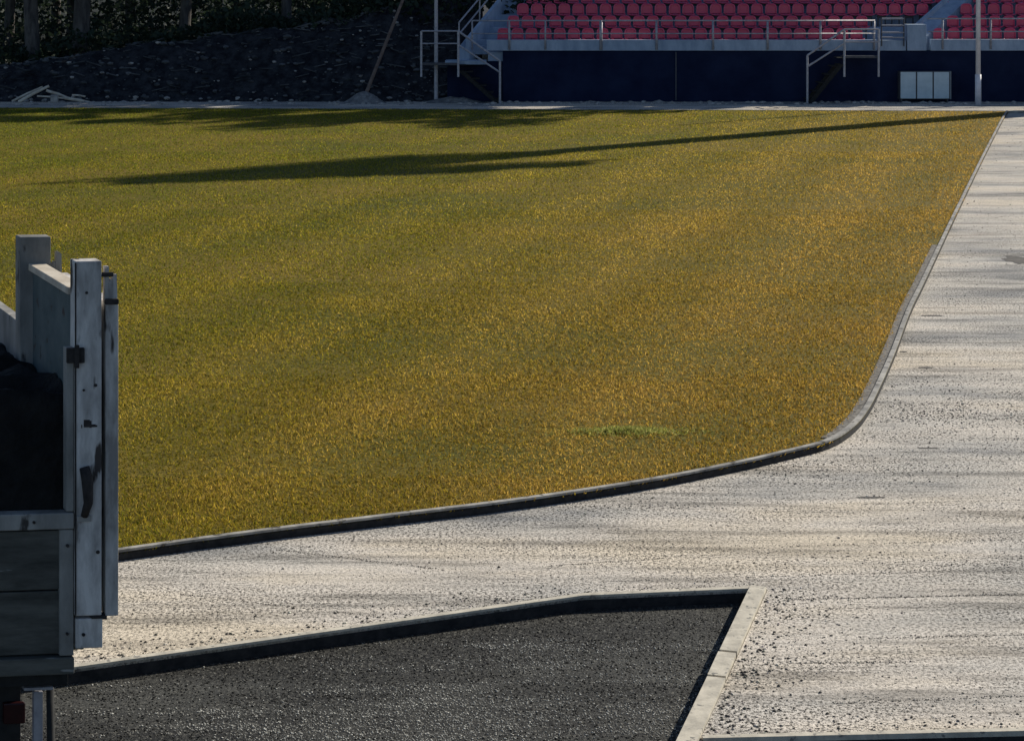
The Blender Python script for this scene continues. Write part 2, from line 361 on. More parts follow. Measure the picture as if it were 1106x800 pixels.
# lush green patch in the pitch
c = gp(683, 467, .05); n = 4200
a = npr.uniform(0, 2 * math.pi, n); rr = np.abs(npr.normal(0, .6, n))
x = c.x + np.cos(a) * rr * .78 - .04; y = c.y + np.sin(a) * rr * .20
hg = npr.uniform(.010, .068, n) * np.clip(1.05 - .6 * rr, .3, 1); ang = npr.uniform(0, math.pi, n); w = npr.uniform(.004, .009, n)
V = np.zeros((n, 3, 3)); V[:, 0] = np.stack([x - np.cos(ang) * w, y - np.sin(ang) * w, np.full(n, .05)], 1); V[:, 1] = np.stack([x + np.cos(ang) * w, y + np.sin(ang) * w, np.full(n, .05)], 1)
V[:, 2] = np.stack([x + npr.normal(0, .03, n), y + npr.normal(0, .03, n), .05 + hg], 1)
CC = np.ones((n, 3, 4)); CC[:, :, :3] = (np.where(npr.uniform(0, 1, (n, 1)) < .35, np.array([[.52, .48, .16]]), np.array([[.34, .36, .08]])) * npr.uniform(.35, 1.4, (n, 1)))[:, None, :]
o = np_mesh('grass_clump', V.reshape(-1, 3), np.arange(n * 3).reshape(-1, 3), M_GRASS, CC.reshape(-1, 4))
tag(o, 'lush green tuft of taller grass alone in the dry turf near the kerb', 'grass tuft')

# loose stones on track and asphalt, each with its own tint
def scatter(name, x, y, z, r, tint):
    n = len(x); O = np.array([(1, 0, 0), (0, 1, 0), (-1, 0, 0), (0, -1, 0), (0, 0, .8), (0, 0, -.5)], float)
    Fo = np.array([(0, 1, 4), (1, 2, 4), (2, 3, 4), (3, 0, 4), (1, 0, 5), (2, 1, 5), (3, 2, 5), (0, 3, 5)])
    a = npr.uniform(0, 6.28, n); ca, sa = np.cos(a)[:, None], np.sin(a)[:, None]
    P = O[None] * npr.uniform(.6, 1.35, (n, 6, 1)) * r[:, None, None]
    X = P[:, :, 0] * ca - P[:, :, 1] * sa + x[:, None]; Y = P[:, :, 0] * sa + P[:, :, 1] * ca + y[:, None]; Z = P[:, :, 2] * .75 + (z + r * .2)[:, None]
    V = np.stack([X, Y, Z], 2).reshape(-1, 3); Fc = (Fo[None] + 6 * np.arange(n)[:, None, None]).reshape(-1, 3)
    C = np.ones((n, 6, 4)); C[:, :, :3] = tint[:, None, :]
    o = np_mesh(name, V, Fc, M_STONE, C.reshape(-1, 4)); return tag(o, kind='stuff')
M_STONE = bpy.data.materials.new('loose_stone'); M_STONE.use_nodes = True
_t = M_STONE.node_tree; _a = _t.nodes.new('ShaderNodeAttribute'); _a.attribute_name = 'tint'
_b = _t.nodes['Principled BSDF']; _b.inputs['Roughness'].default_value = .85; _b.inputs['Specular IOR Level'].default_value = .2
_m = mix(_t, .6, _a.outputs['Color'], ramp(_t, noise_node(_t, _t.nodes.new('ShaderNodeTexCoord').outputs['Object'], 90, 3), [(.35, g(.55)), (.6, g(1.1))]), 'MULTIPLY')
_t.links.new(_m, _b.inputs['Base Color'])
fpoly = np.array([(p.x, p.y) for p in front])
def front_y(x): return np.interp(x, fpoly[:4, 0], fpoly[:4, 1])
def pit_right(y): return D0.x + (C0.x - D0.x) * (y - D0.y) / (C0.y - D0.y)
def on_track(x, y):
    pit = ((x < C0.x - .0) & (y < front_y(x) + .03) & (x < pit_right(y) + .012)) | ((x >= pit_right(y)) & (y < D0.y + .03 + (x - D0.x) * (E0.y - D0.y) / (E0.x - D0.x)))
    return ~inside(x, y) & ~pit & ~inside(x + .02, y + .02)
SX, SY_, SR, ST = [], [], [], []
def add_stones(x, y, r, pale):
    k = on_track(x, y); x, y, r = x[k], y[k], r[k]; n = len(x)
    v = np.where(npr.uniform(0, 1, n) < pale, npr.uniform(.30, .72, n), npr.uniform(.03, .20, n))
    SX.append(x); SY_.append(y); SR.append(r); ST.append(v[:, None] * np.array([1, .94, .83]) * npr.uniform(.93, 1.07, (n, 3)))
for y0, y1, dens, rm in ((10.5, 14, 1500, 1.0), (14, 18, 1000, 1.15), (18, 24, 480, 1.5), (24, 34, 150, 2.0), (34, 58, 30, 3.0)):
    x0, x1 = -.30 * y1 - 1, .30 * y1 + 1; n = int((x1 - x0) * (y1 - y0) * dens); x = npr.uniform(x0, x1, n); y = npr.uniform(y0, y1, n)
    f1 = fbm(x * .5, y * 1.6, 1.1, 31); f2 = fbm(x * .25, y * 2.4, 2.3, 33)
    k = npr.uniform(0, 1, n) < np.clip(.34 + .55 * f1 + .40 * f2, .03, 1); x, y = x[k], y[k]; n = len(x)
    add_stones(x, y, (.0022 + .0045 * npr.uniform(0, 1, n) ** 3) * rm, .45)
def near_line(p, q, n, sd, r0, r1, pale, side):
    s_ = npr.uniform(0, 1, n); d = np.abs(npr.normal(0, sd, n)); nx, ny = side
    add_stones(p.x + (q.x - p.x) * s_ + nx * d, p.y + (q.y - p.y) * s_ + ny * d, r0 + r1 * npr.uniform(0, 1, n) ** 4, pale)
near_line(C0, D0, 1300, .25, .0025, .012, .2, (1, .2))
near_line(B0, B1, 1300, .22, .003, .011, .25, (0, 1)); near_line(B1, C0, 500, .12, .003, .008, .3, (0, 1))
near_line(D0, E1, 3500, .22, .003, .010, .2, (0, 1))
for (x0_, y0_, x1_, y1_, n_) in ((850, 648, 1120, 642, 900), (590, 612, 720, 603, 260), (300, 594, 480, 616, 420), (690, 627, 1000, 618, 260), (860, 716, 980, 716, 260),
        (930, 690, 1110, 686, 330), (900, 760, 1110, 752, 300), (180, 640, 420, 668, 300), (860, 590, 1100, 583, 260), (930, 545, 1106, 540, 200)):
    near_line(gp(x0_, y0_), gp(x1_, y1_), n_, .018, .002, .006, .1, (rng.uniform(-.2, .2), 1))
def grey_patch(px, py, sx, sy, n):
    p = gp(px, py); x = npr.normal(p.x, sx, n); y = npr.normal(p.y, sy, n); k = npr.uniform(0, 1, n) < np.clip(.55 + .6 * fbm(x * .4, y * 2, 2.0, 77), .05, 1)
    x, y = x[k], y[k]; add_stones(x, y, (.003 + .006 * npr.uniform(0, 1, len(x)) ** 3) * np.clip(y / 13, 1, 3), .30)
grey_patch(1030, 452, .95, .75, 6500); grey_patch(870, 505, .8, .3, 2500); grey_patch(660, 545, 1.1, .22, 2200); grey_patch(920, 680, .45, .45, 1500); grey_patch(1000, 610, .8, .2, 1500)
n = 260; add_stones(npr.uniform(-4, 5, n), npr.uniform(10.6, 24, n), .006 + .011 * npr.uniform(0, 1, n) ** 3, .2)
x, y = np.concatenate(SX), np.concatenate(SY_); scatter('stones', x, y, np.zeros(len(x)), np.concatenate(SR), np.concatenate(ST))
# chippings of the coarse asphalt
n = 95000; x = npr.uniform(-4.9, 2.0, n); y = npr.uniform(9.5, 13.3, n)
k = (y < front_y(x) - .03) & (x < pit_right(y) - .13); x, y = x[k], y[k]; n = len(x)
f = 1.1 * fbm(x * .35, y * 2.6, 1.6, 41) + 1.0 * fbm(x * .5, y * 2.4, 5.5, 43) - .9 * np.clip(1 - (front_y(x) - y) / 1.3, 0, 1) + .15
k = npr.uniform(0, 1, n) < np.clip(.75 + .3 * f, .2, 1); x, y, f = x[k], y[k], f[k]; n = len(x)
r = .0036 + .0056 * npr.uniform(0, 1, n) ** 2
v = np.where(npr.uniform(0, 1, n) < np.clip(.42 + .75 * f, .02, .95), npr.uniform(.22, .62, n), npr.uniform(.006, .045, n))
scatter('gravel', x, y, np.full(n, PIT), r, v[:, None] * np.array([1, .98, .88]))
# dark patch and small gouges on the track
def flat_patch(name, px, py, wx, wy, m, z=0.004, seed=1):
    p = gp(px, py); r2 = random.Random(seed); mb = MB(); pts = []
    for k in range(22):
        a_ = 2 * math.pi * k / 22; q = 1 + r2.uniform(-.28, .2); pts.append((p.x + math.cos(a_) * wx * q, p.y + math.sin(a_) * wy * q, z))
    mb.face(pts); return mb.build(name, m)
M_DARK = mat('dark_mark', (0.06, 0.056, 0.05), (0.11, 0.10, 0.09), 6, 0.8, 0.5, 0.01)
tag(flat_patch('dark_patch', 1100, 281, .22, .42, M_DARK), 'dark patch on the pale track at the right edge', 'tar patch')
for i, (px, py, wx, wy) in enumerate(((1003, 484, .10, .018), (940, 537, .12, .022), (1000, 397, .10, .03), (976, 380, .05, .03), (1006, 341, .16, .04))):
    tag(flat_patch('dark_patch', px, py, wx, wy, M_DARK, seed=i + 5),
        ['thin dark gouge in the pale track right of the pitch corner', 'thin dark gouge in the track nearest the camera below the pitch corner', 'dark gouge in the track beside the lower straight kerb',
         'smallest dark mark on the track touching the straight kerb', 'long thin dark mark on the track, farthest of the gouges'][i], 'track mark', 'dark gouges in the track')

# ------------------------------------------------------------------ bank and hill
def bank_top(x):
    return float(np.interp(x, [-60, -18, -16, -13.4, -11, -7, -4.3, -2.5, 40], [1.2, 1.1, 1.35, 1.8, 2.1, 2.55, 3.2, 3.4, 3.4]))
def terrain(x, y):
    foot = 63.6 + .35 * mnoise.noise(Vector((x * .5, 3, 0)))
    rise = max(0, min(1, (y - foot) / (bank_top(x) * .85 + .2))); s = rise * rise * (3 - 2 * rise) * .45 + rise * .55
    z = bank_top(x) * s - .05
    if y > 67: z += (y - 67) * .035
    if y > 95: z += (y - 95) * .20
    if s > .02: z += .22 * mnoise.fractal(Vector((x * .8, y * .8, 0)), 1, 2, 4) * min(1, s * 3)
    return z
def heightfield(name, xs, ys, fn, m):
    mb = MB(); mb.v = [(x, y, fn(x, y)) for y in ys for x in xs]; k = len(xs)
    mb.f = [(j * k + i, j * k + i + 1, (j + 1) * k + i + 1, (j + 1) * k + i) for j in range(len(ys) - 1) for i in range(k - 1)]
    return mb.build(name, m, smooth=True)
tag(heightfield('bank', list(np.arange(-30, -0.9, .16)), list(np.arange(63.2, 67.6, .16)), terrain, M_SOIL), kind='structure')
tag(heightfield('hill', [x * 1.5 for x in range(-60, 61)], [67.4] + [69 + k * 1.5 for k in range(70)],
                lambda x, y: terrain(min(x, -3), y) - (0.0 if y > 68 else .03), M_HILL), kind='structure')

# ------------------------------------------------------------------ grandstand
SY = 63.3
st = thing('grandstand', 'concrete grandstand with dark front wall and terraced red seating', 'grandstand', (0, SY, 0))
XL, XR = ap(543, 0, SY).x, 34.0
MB().box((XL, 0, -.3), (XR, .3, 1.745)).build('front_wall', M_WALL, st)
MB().box((XL - 1.9, .12, -.3), (XL - .002, .45, 1.38)).build('side_wall', M_WALL, st)
px_seam = ap(730, 0, SY).x
MB().tube([(px_seam, -.03, .05), (px_seam, -.03, 1.70)], .022).build('drain_pipe', mat('drain_grey', (.06, .065, .08), (.09, .095, .11), 8, .6), st)
AX0, AX1 = ap(948, 0, SY).x, ap(978, 0, SY).x            # opening at the head of the access stair
PX1 = ap(1000, 0, SY).x
band = MB().box((XL - .55, -.07, 1.745), (AX0 - .05, .16, 2.115)); band.build('parapet', M_CONC, st, bevel=.01)
MB().box((AX0 + .06, -.07, 1.745), (AX1, .16, 2.10)).build('parapet', M_CONC, st, bevel=.01)
MB().box((AX1 + .04, -.09, 1.745), (PX1, .5, 2.64)).build('pier', M_CONC, st, bevel=.015)
MB().box((PX1 + .16, -.07, 1.745), (XR, .16, 2.13)).build('parapet', M_CONC, st, bevel=.01)
T0, RISE, DEP, NR = 1.68, .41, .80, 10
LSK, RSK = .34, .66                                       # sideways run of the radial aisles per row
def lx(r): return ap(533, 0, SY).x + LSK * r
def rx(r): return ap(986, 0, SY).x + RSK * r              # left edge of the right aisle
AW = .85
for r in range(NR):
    z1 = T0 + RISE * r; y0 = .16 + DEP * r
    MB().box((XL - .5 + LSK * r, y0, z1 - .6), (XR, y0 + DEP + .02, z1)).build('terrace', M_CONC, st)
MB().box((XL - .5 + LSK * NR, .16 + DEP * NR + .03, -.3), (XR, .46 + DEP * NR + .03, 9.6)).build('added_shade_wall', M_CONC, st)  # unseen wall, added at this height to keep the seats in shade
# aisle flights: half-height steps
def flight(x_at, skew, width, base):
    for k in range(2 * 7):
        z1 = T0 + RISE * .5 * (k + 1) + .003; y0 = .16 + DEP * .5 * (k + 1) + base; x0 = x_at + skew * .5 * (k + 1)
        MB().box((x0, y0, z1 - .30), (x0 + width, y0 + DEP * .5 - .003, z1)).build('stair_step', M_CONC, st, bevel=.008)
flight(XL - 1.25, LSK, 1.80, .02)
flight(ap(984, 0, SY).x, RSK, AW, .02)
fa, fb = Vector((ap(986, 0, SY).x, .55, T0 + .55)), Vector((ap(986, 0, SY).x + RSK * 8, .55 + DEP * 8, T0 + .55 + RISE * 8))
for x0_, x1_, dz in ((0, .62, 0), (-.10, -.003, .16)):
    MB().hexa([fa + Vector((x0_, 0, -.6)), fa + Vector((x1_, 0, -.6)), fb + Vector((x1_, 0, -.6)), fb + Vector((x0_, 0, -.6)),
           fa + Vector((x0_, 0, dz)), fa + Vector((x1_, 0, dz)), fb + Vector((x1_, 0, dz)), fb + Vector((x0_, 0, dz))]).build('stair_ramp', M_CONC, st)
# sloping side wall left of the left flight
mbw = MB()
pa, pb_ = Vector((XL - 1.55, .2, 1.75)), Vector((XL - 1.55 + LSK * 9, .2 + DEP * 9, 1.75 + RISE * 9))
mbw.hexa([pa + Vector((0, 0, -.5)), pa + Vector((.28, 0, -.5)), pb_ + Vector((.28, 0, -.5)), pb_ + Vector((0, 0, -.5)),
          pa + Vector((0, 0, .06)), pa + Vector((.28, 0, .06)), pb_ + Vector((.28, 0, .06)), pb_ + Vector((0, 0, .06))])
mbw.build('stair_ramp', M_CONC, st)
MB().hexa([pa + Vector((.283, 0, -.6)), pa + Vector((.40, 0, -.6)), pb_ + Vector((.40, 0, -.6)), pb_ + Vector((.283, 0, -.6)),
           pa + Vector((.283, 0, .42)), pa + Vector((.40, 0, .42)), pb_ + Vector((.40, 0, .42)), pb_ + Vector((.283, 0, .42))]).build('stair_kerb', M_CONC, st)
MB().box((XL - 1.95, -.6, 1.30), (XL - .56, .4, 1.42)).build('landing', M_CONC, st)

# seats
def make_seat():
    t = thing('stadium_seat', 'x', 'seat')
    W2, n = .205, 9
    pan = MB()                                            # dished pan with turned-down front lip
    prof = [(-.24, .395), (-.235, .425), (-.19, .435), (-.05, .415), (.10, .410), (.15, .43)]
    for i, (yy, zz) in enumerate(prof):
        for k in range(n):
            u = -1 + 2 * k / (n - 1); pan.v.append((u * W2 * (1 if i else .95), yy, zz + .035 * abs(u) ** 3))
    for i in range(len(prof) - 1):
        for k in range(n - 1): pan.f.append((i * n + k, i * n + k + 1, (i + 1) * n + k + 1, (i + 1) * n + k))
    o = pan.build('seat_pan', M_SEAT, t, smooth=True); s = o.modifiers.new('t', 'SOLIDIFY'); s.thickness = .022
    back = MB(); m = 8                                    # rounded shell with a thick rim
    def outl(q, y, hw, hh):
        pts = []
        for k in range(17):
            a = math.pi * k / 16
            cx, sx = math.cos(a), math.sin(a)
            pts.append((q * hw * (abs(cx) ** .55) * (1 if cx >= 0 else -1), y, .60 + hh * (sx ** .7)))
        pts += [(-hw, y, .45), (hw, y, .45)]; return pts
    o1 = outl(1, .14, .205, .215); o2 = outl(1, .125, .17, .175); o2[-2] = (-.17, .125, .47); o2[-1] = (.17, .125, .47)
    o3 = [(p[0] * .97, .175, p[2] - .004) for p in outl(1, .14, .165, .168)]; o3[-2] = (-.16, .175, .475); o3[-1] = (.16, .175, .475)
    o4 = outl(1, .20, .20, .21)
    k = len(o1); back.v = o1 + o2 + o3 + o4
    for ring in range(2):
        for i in range(k): back.f.append((ring * k + i, ring * k + (i + 1) % k, (ring + 1) * k + (i + 1) % k, (ring + 1) * k + i))
    back.f.append(tuple(2 * k + i for i in range(k)))
    for i in range(k): back.f.append((i, 3 * k + i, 3 * k + (i + 1) % k, (i + 1) % k))
    back.f.append(tuple(3 * k + i for i in range(k - 1, -1, -1)))
    back.build('seat_back', M_SEAT, t)
    MB().box((-.15, .02, .30), (.15, .06, .405)).box((-.15, .0, .0), (-.11, .06, .30)).box((.11, .0, .0), (.15, .06, .30)).build('bracket', M_SEATD, t)
    return t
ORD = ['first', 'second', 'third', 'fourth', 'fifth', 'sixth', 'seventh', 'eighth', 'ninth', 'tenth', 'eleventh', 'twelfth', 'thirteenth', 'fourteenth', 'fifteenth', 'sixteenth', 'seventeenth', 'eighteenth', 'nineteenth', 'twentieth']
ROWN = ['front row', 'second row', 'third row', 'fourth row']
proto = make_seat(); kids = list(proto.children); used = [False]
def place_seat(x, r, label):
    if not used[0]: o = proto; used[0] = True
    else:
        o = proto.copy(); col.objects.link(o)
        for ch in kids:
            c2 = ch.copy(); col.objects.link(c2); c2.parent = o
    jit = random.Random(int(x * 97) + r)
    o.location = (x + jit.uniform(-.008, .008), SY + .16 + DEP * r + .42, T0 + RISE * r + .001)
    o.rotation_euler = (0, 0, jit.uniform(-.025, .025))
    o['label'] = label; o['category'] = 'seat'; o['group'] = 'red seats in the grandstand'
PITCH = .488
for r in range(4):
    x0 = lx(r) + .34; x1 = [ap(940, 0, SY).x, ap(943, 0, SY).x, rx(2) - .3, rx(3) - .3][r]
    n = int((x1 - x0) / PITCH) + 1
    for k in range(n):
        if k < (n + 1) // 2: lab = f'red seat in the {ROWN[r]} of the long block, {ORD[k]} from its left stair'
        else: lab = f'red seat in the {ROWN[r]} of the long block, {ORD[n - 1 - k]} from its right end'
        place_seat(x0 + k * PITCH, r, lab)
    x0 = rx(r) + AW + .22
    k = 0
    while x0 + k * PITCH < 19.0:
        place_seat(x0 + k * PITCH, r, f'red seat in the {ROWN[r]} right of the concrete aisle, {ORD[k]} from that aisle'); k += 1

# ------------------------------------------------------------------ railings and access stairs
def railing(label, x0, x1, posts, thick, yy, ztop, zmid, zbot, drop_first=None):
    t = thing('railing', label, 'railing', (x0, SY + yy, 0), 'railings on the grandstand parapet')
    for px, th in zip(posts, thick):
        MB().tube([(px - x0, 0, zbot), (px - x0, 0, ztop)], th).build('post', M_STEEL, t, smooth=True)
    MB().tube([(0, 0, ztop), (x1 - x0, 0, ztop)], .026).build('top_rail', M_STEEL, t, smooth=True)
    MB().tube([(0, -.03, zmid), (x1 - x0, -.03, zmid)], .020).build('middle_rail', M_STEEL, t, smooth=True)
    return t
X = lambda px: ap(px, 0, SY - .1).x
railing('long two-bar steel railing along the parapet of the long red block', X(509), X(945), [X(p) for p in (510, 550, 589, 649, 709, 770, 829, 886, 944)],
        [.03, .04, .032, .055, .04, .04, .04, .04, .035], -.11, 2.77, 2.33, 1.78)
railing('two-bar steel railing along the parapet right of the aisle pier', X(1002), 33, [X(p) for p in (1018, 1070)] + [X(1128 + 58 * k) for k in range(8)],
        [.035] * 10, -.11, 2.84, 2.40, 1.80)

def access_stair(label, xs_low, xs_high, xs_end, z_low, zt, z_deck, yy, gate=False):
    """steel stair rising from xs_low to xs_high, then a deck to xs_end"""
    t = thing('access_stair', label, 'stair', (xs_low, SY + yy, 0), 'steel access stairs before the grandstand')
    L = lambda px: px - xs_low
    sgn = 1 if xs_high > xs_low else -1; run = abs(xs_high - xs_low)
    for dy in (0,):
        MB().tube([(0, dy, 0), (0, dy, z_low)], .04).build('post', M_STEEL, t)
        MB().tube([(L(xs_high), dy, .9), (L(xs_high), dy, zt)], .04).build('post', M_STEEL, t)
        MB().tube([(L(xs_end), dy, .9), (L(xs_end), dy, zt)], .038).build('post', M_STEEL, t)
        MB().tube([(0, dy, z_low), (L(xs_high), dy, zt)], .036).build('handrail', M_STEEL, t)
        MB().tube([(0, dy, z_low - .38), (L(xs_high), dy, zt - .46)], .032).build('handrail', M_STEEL, t)
    MB().tube([(L(xs_high), 0, zt), (L(xs_end), 0, zt)], .028).build('top_rail', M_STEEL, t)
    MB().tube([(L(xs_high), 0, zt - .42), (L(xs_end), 0, zt - .42)], .024).build('middle_rail', M_STEEL, t)
    MB().box((min(L(xs_high), L(xs_end)), .02, z_deck - .07), (max(L(xs_high), L(xs_end)), .74, z_deck)).build('deck', M_SEATD, t)
    for dy in (.02, .72):
        MB().hexa([(-.0, dy, .0), (.18 * sgn, dy, 0), (L(xs_high), dy, z_deck - .28), (L(xs_high) - .18 * sgn, dy, z_deck - .28), (0, dy + .03, .0), (.18 * sgn, dy + .03, 0), (L(xs_high), dy + .03, z_deck - .28), (L(xs_high) - .18 * sgn, dy + .03, z_deck - .28)]).build('stringer', M_BLACK, t)
    n = 6
    for k in range(n):
        f = (k + .5) / n; zz = .15 + (z_deck - .2) * k / (n - 1) ; cx = L(xs_high) * f
        MB().box((cx - .13, .04, zz - .03), (cx + .13, .72, zz)).build('step', M_BLACK, t)
    return t
Xs = lambda px: ap(px, 0, SY - .9).x
access_stair('steel access stair with pale handrails at the left end of the dark wall', Xs(540), Xs(495), Xs(455), 1.43, 2.44, 1.36, -.9)
access_stair('steel access stair with dull handrails in front of the wall beside the gate', Xs(872), Xs(912), Xs(949), 1.62, 2.50, 1.60, -.9)
# gate at the head of the stair
gx0, gx1 = X(952), X(976)
t = thing('gate', 'small steel gate with four bright bars above the right access stair', 'gate', (gx0, SY - .13, 0))
for zz in (2.84, 2.61, 2.37, 2.20): MB().tube([(0, 0, zz), (gx1 - gx0, 0, zz)], .03).build('bar', M_STEEL, t)
for px in (0, gx1 - gx0): MB().tube([(px, .0, 1.9), (px, .0, 2.88)], .025).build('gate_post', M_SEATD, t)
# handrail along the left flight and tall post beside it
t = thing('stair_railing', 'sloping steel railing climbing beside the left concrete flight', 'railing', (XL - 1.5, SY + .25, 0))
for dz in (.95, .55): MB().tube([(0, 0, 1.75 + dz), (LSK * 8, DEP * 8, 1.75 + dz + RISE * 8)], .03).build('handrail', M_STEEL, t)
for k in range(0, 9, 2): MB().tube([(LSK * k, DEP * k, 1.75 + RISE * k), (LSK * k, DEP * k, 2.7 + RISE * k)], .028).build('post', M_STEEL, t)
p = ap(471, 65, SY - .3)
tag(MB().tube([(0, 0, -1.4), (0, 0, 5.5)], [.07, .055]).build('steel_post', M_STEEL, loc=(p.x, p.y, p.z)), 'tall grey steel post at the left end of the grandstand stairs', 'post')
# flagpole
p = ap(1056.5, 109, 62.0)
t = thing('flagpole', 'slender pale flagpole standing before the dark wall right of the cabinet', 'pole', (p.x, p.y, 0))
MB().tube([(0, 0, 0), (0, 0, 1.0)], .105, 12).build('pole_base', M_POLE, t, smooth=True)
MB().tube([(0, 0, 1.0), (0, 0, 9)], [.085, .06], 12).build('pole', M_POLE, t, smooth=True)
# white cabinet
cx0, cx1 = ap(972, 0, SY - .5).x, ap(1026, 0, SY - .5).x; cw = cx1 - cx0
t = thing('cabinet', 'white three-panel cabinet on short legs against the dark wall', 'cabinet', (cx0, SY - .5, 0))
MB().box((0, .03, .12), (cw, .38, 1.06)).build('carcass', M_SEATD, t)
for k in range(3):
    w = cw / 3; MB().box((k * w + .025, 0, .14), ((k + 1) * w - .025, .028, 1.04)).build('door_panel', M_WHITE, t, bevel=.006)
for lx_ in (.05, cw - .09): MB().box((lx_, .05, 0), (lx_ + .04, .35, .12)).build('leg', M_SEATD, t)
MB().box((cw + .01, .02, .12), (cw + .05, .36, 1.06)).build('side_panel', mat('cabinet_side', (.16, .18, .2), (.22, .25, .27), 5, .6), t)
p = gp(863, 108.5)
tag(MB().box((-.16, -.15, 0), (.16, .15, .26)).build('concrete_block', M_CONC, bevel=.02, loc=(p.x, p.y - .5, 0)), 'small grey concrete block at the foot of the right access stair', 'block')

# floodlight mast right of the picture (its shadow crosses the pitch)
mx, my = 21.6, 62.4
t = thing('floodlight_mast', 'tall floodlight mast whose long shadow crosses the pitch', 'floodlight', (mx, my, 0))
MB().tube([(0, 0, 0), (0, 0, 21)], [.66, .42], 16).build('mast', M_STEEL, t, smooth=True)
u = Vector((.953, .303, 0)); hb = MB()
for zz in (16.6, 17.4, 18.2, 19.0, 19.8, 20.6, 21.4, 22.2): hb.tube([u * -4.8 + Vector((0, 0, zz)), u * (6.2 if zz > 20.5 else .3) + Vector((0, 0, zz))], .10)
for k in range(-4, 6): hb.tube([u * (k * 1.15) + Vector((0, 0, 16.6 if k < 1 else 20.6)), u * (k * 1.15) + Vector((0, 0, 22.2))], .07)
hb.build('head_frame', M_STEEL, t)
for zz in (17.0, 17.8, 18.6, 19.4, 20.2, 21.0, 21.8):
    for k in range(-4, 5):
        if (zz < 20.5 and k >= 0) or (zz > 21.5 and k in (-4, 4)) or (zz > 20.9 and k == -4 and zz > 21): continue
        c = u * (k * 1.15 + .575) + Vector((.1, -.3, zz)); MB().tube([c, c + Vector((-.1, -.28, -.12))], [.40, .52], 14).build('lamp', M_SEATD, t)

# ------------------------------------------------------------------ trees
def crown_mesh(seed, R0, Hc, n, size):
    r2 = np.random.default_rng(seed); cl = []
    for k in range(26):
        a = r2.uniform(0, 6.28); q = R0 * r2.uniform(.15, .95) ** .7; zz = r2.uniform(-.5, .5) * Hc
        q *= math.sqrt(max(.08, 1 - (2 * zz / Hc) ** 2)); cl.append((q * math.cos(a), q * math.sin(a), zz, r2.uniform(.45, 1.05)))
    cl = np.array(cl); idx = r2.integers(0, len(cl), n); d = r2.normal(0, 1, (n, 3)); d /= np.linalg.norm(d, axis=1)[:, None]
    c = cl[idx, :3] + d * (cl[idx, 3] * r2.uniform(.3, 1.0, n) ** .5)[:, None] * np.array([1.25, 1.25, .8])
    u = r2.normal(0, 1, (n, 3)); u /= np.linalg.norm(u, axis=1)[:, None]; w = np.cross(u, r2.normal(0, 1, (n, 3))); w /= np.linalg.norm(w, axis=1)[:, None]
    s = (size * r2.uniform(.6, 1.4, n))[:, None]
    V = np.stack([c - u * s, c + w * s * .55, c + u * s, c - w * s * .55], 1).reshape(-1, 3)
    q = np.arange(n) * 4; Fc = np.concatenate([np.stack([q, q + 1, q + 2], 1), np.stack([q, q + 2, q + 3], 1)])
    return V, Fc
CROWNS = []
for s, (r0, hc) in enumerate(((3.2, 7.0), (2.8, 8.0), (3.6, 6.0))):
    V, Fc = crown_mesh(40 + s, r0, hc, 5200, .19)
    o = np_mesh('crown', V, Fc, M_LEAF if s != 1 else M_LEAF2); CROWNS.append(o.data); bpy.data.objects.remove(o)
TREEN = []
def tree(x, y, trunk_r, h, k, label, lean=0.0):
    z = terrain(min(x, -3), y) - .1 if y > 63 else 0
    t = thing('tree', label, 'tree', (x, y, z), 'trees on the bank')
    mb = MB(); r2 = random.Random(int(x * 31 + y * 7))
    pts = [(0, 0, 0), (lean * .1 + r2.uniform(-.05, .05), 0, .6), (lean * .4 + r2.uniform(-.1, .1), r2.uniform(-.1, .1), h * .35), (lean, r2.uniform(-.2, .2), h * .7), (lean * 1.2, 0, h * .92)]
    mb.tube(pts, [trunk_r * 1.35, trunk_r, trunk_r * .85, trunk_r * .5, .04], 10)
    for q in range(6):
        a = r2.uniform(0, 6.28); z0 = h * r2.uniform(.38, .7); l = r2.uniform(1.4, 2.6)
        bx = lean * z0 / h
        mb.tube([(bx, 0, z0), (bx + math.cos(a) * l * .5, math.sin(a) * l * .5, z0 + .5), (bx + math.cos(a) * l, math.sin(a) * l, z0 + l * .7)], [trunk_r * .4, trunk_r * .25, .03], 6)
    mb.build('trunk', M_BARK, t, smooth=True)
    c = bpy.data.objects.new('crown', CROWNS[k % 3]); col.objects.link(c); c.parent = t; c.location = (lean, 0, h * .66); c.rotation_euler = (0, 0, r2.uniform(0, 6.28))
    sc_ = h / 10.5; sx_ = min(sc_, 1.15); c.scale = (sx_, sx_, sc_)
TP = [(ap(38, 0, 67.2).x, 67.2, .27, 11.0, 'dark tree on the bank left of the forked neighbour, above the pale planks', -.5),
      (ap(88, 0, 67.6).x, 67.6, .31, 12.0, 'thick-trunked dark tree on the bank above the right end of the planks', .2),
      (ap(200, 0, 71).x, 71, .22, 11.0, 'slim dark tree rising behind the middle of the bank', .3),
      (ap(140, 0, 78).x, 78, .22, 11.0, 'slim dark tree deep in the wood between the thick trunk and the bank hedge', 0),
      (ap(8, 0, 72).x, 72, .2, 10.5, 'slender dark tree at the left edge of the wood', .2),
      (ap(310, 0, 70).x, 70, .2, 9.5, 'dark tree on the highest part of the bank left of the leaning pole', -.2),
      (ap(455, 0, 73).x, 73, .2, 9.5, 'dark tree behind the leaning pole near the stand stairs', .1),
      (ap(255, 0, 82).x, 82, .22, 12, 'tall dark tree far back behind the bank hedge', .2),
      (ap(60, 0, 84).x, 84, .22, 12, 'distant dark tree seen between the two thick trunks', 0),
      (ap(380, 0, 80).x, 80, .2, 11, 'distant dark tree behind the leaning pole top', 0)]
for i, (x, y, r, h, lab, ln) in enumerate(TP): tree(x, y, r, h, i, lab, ln)
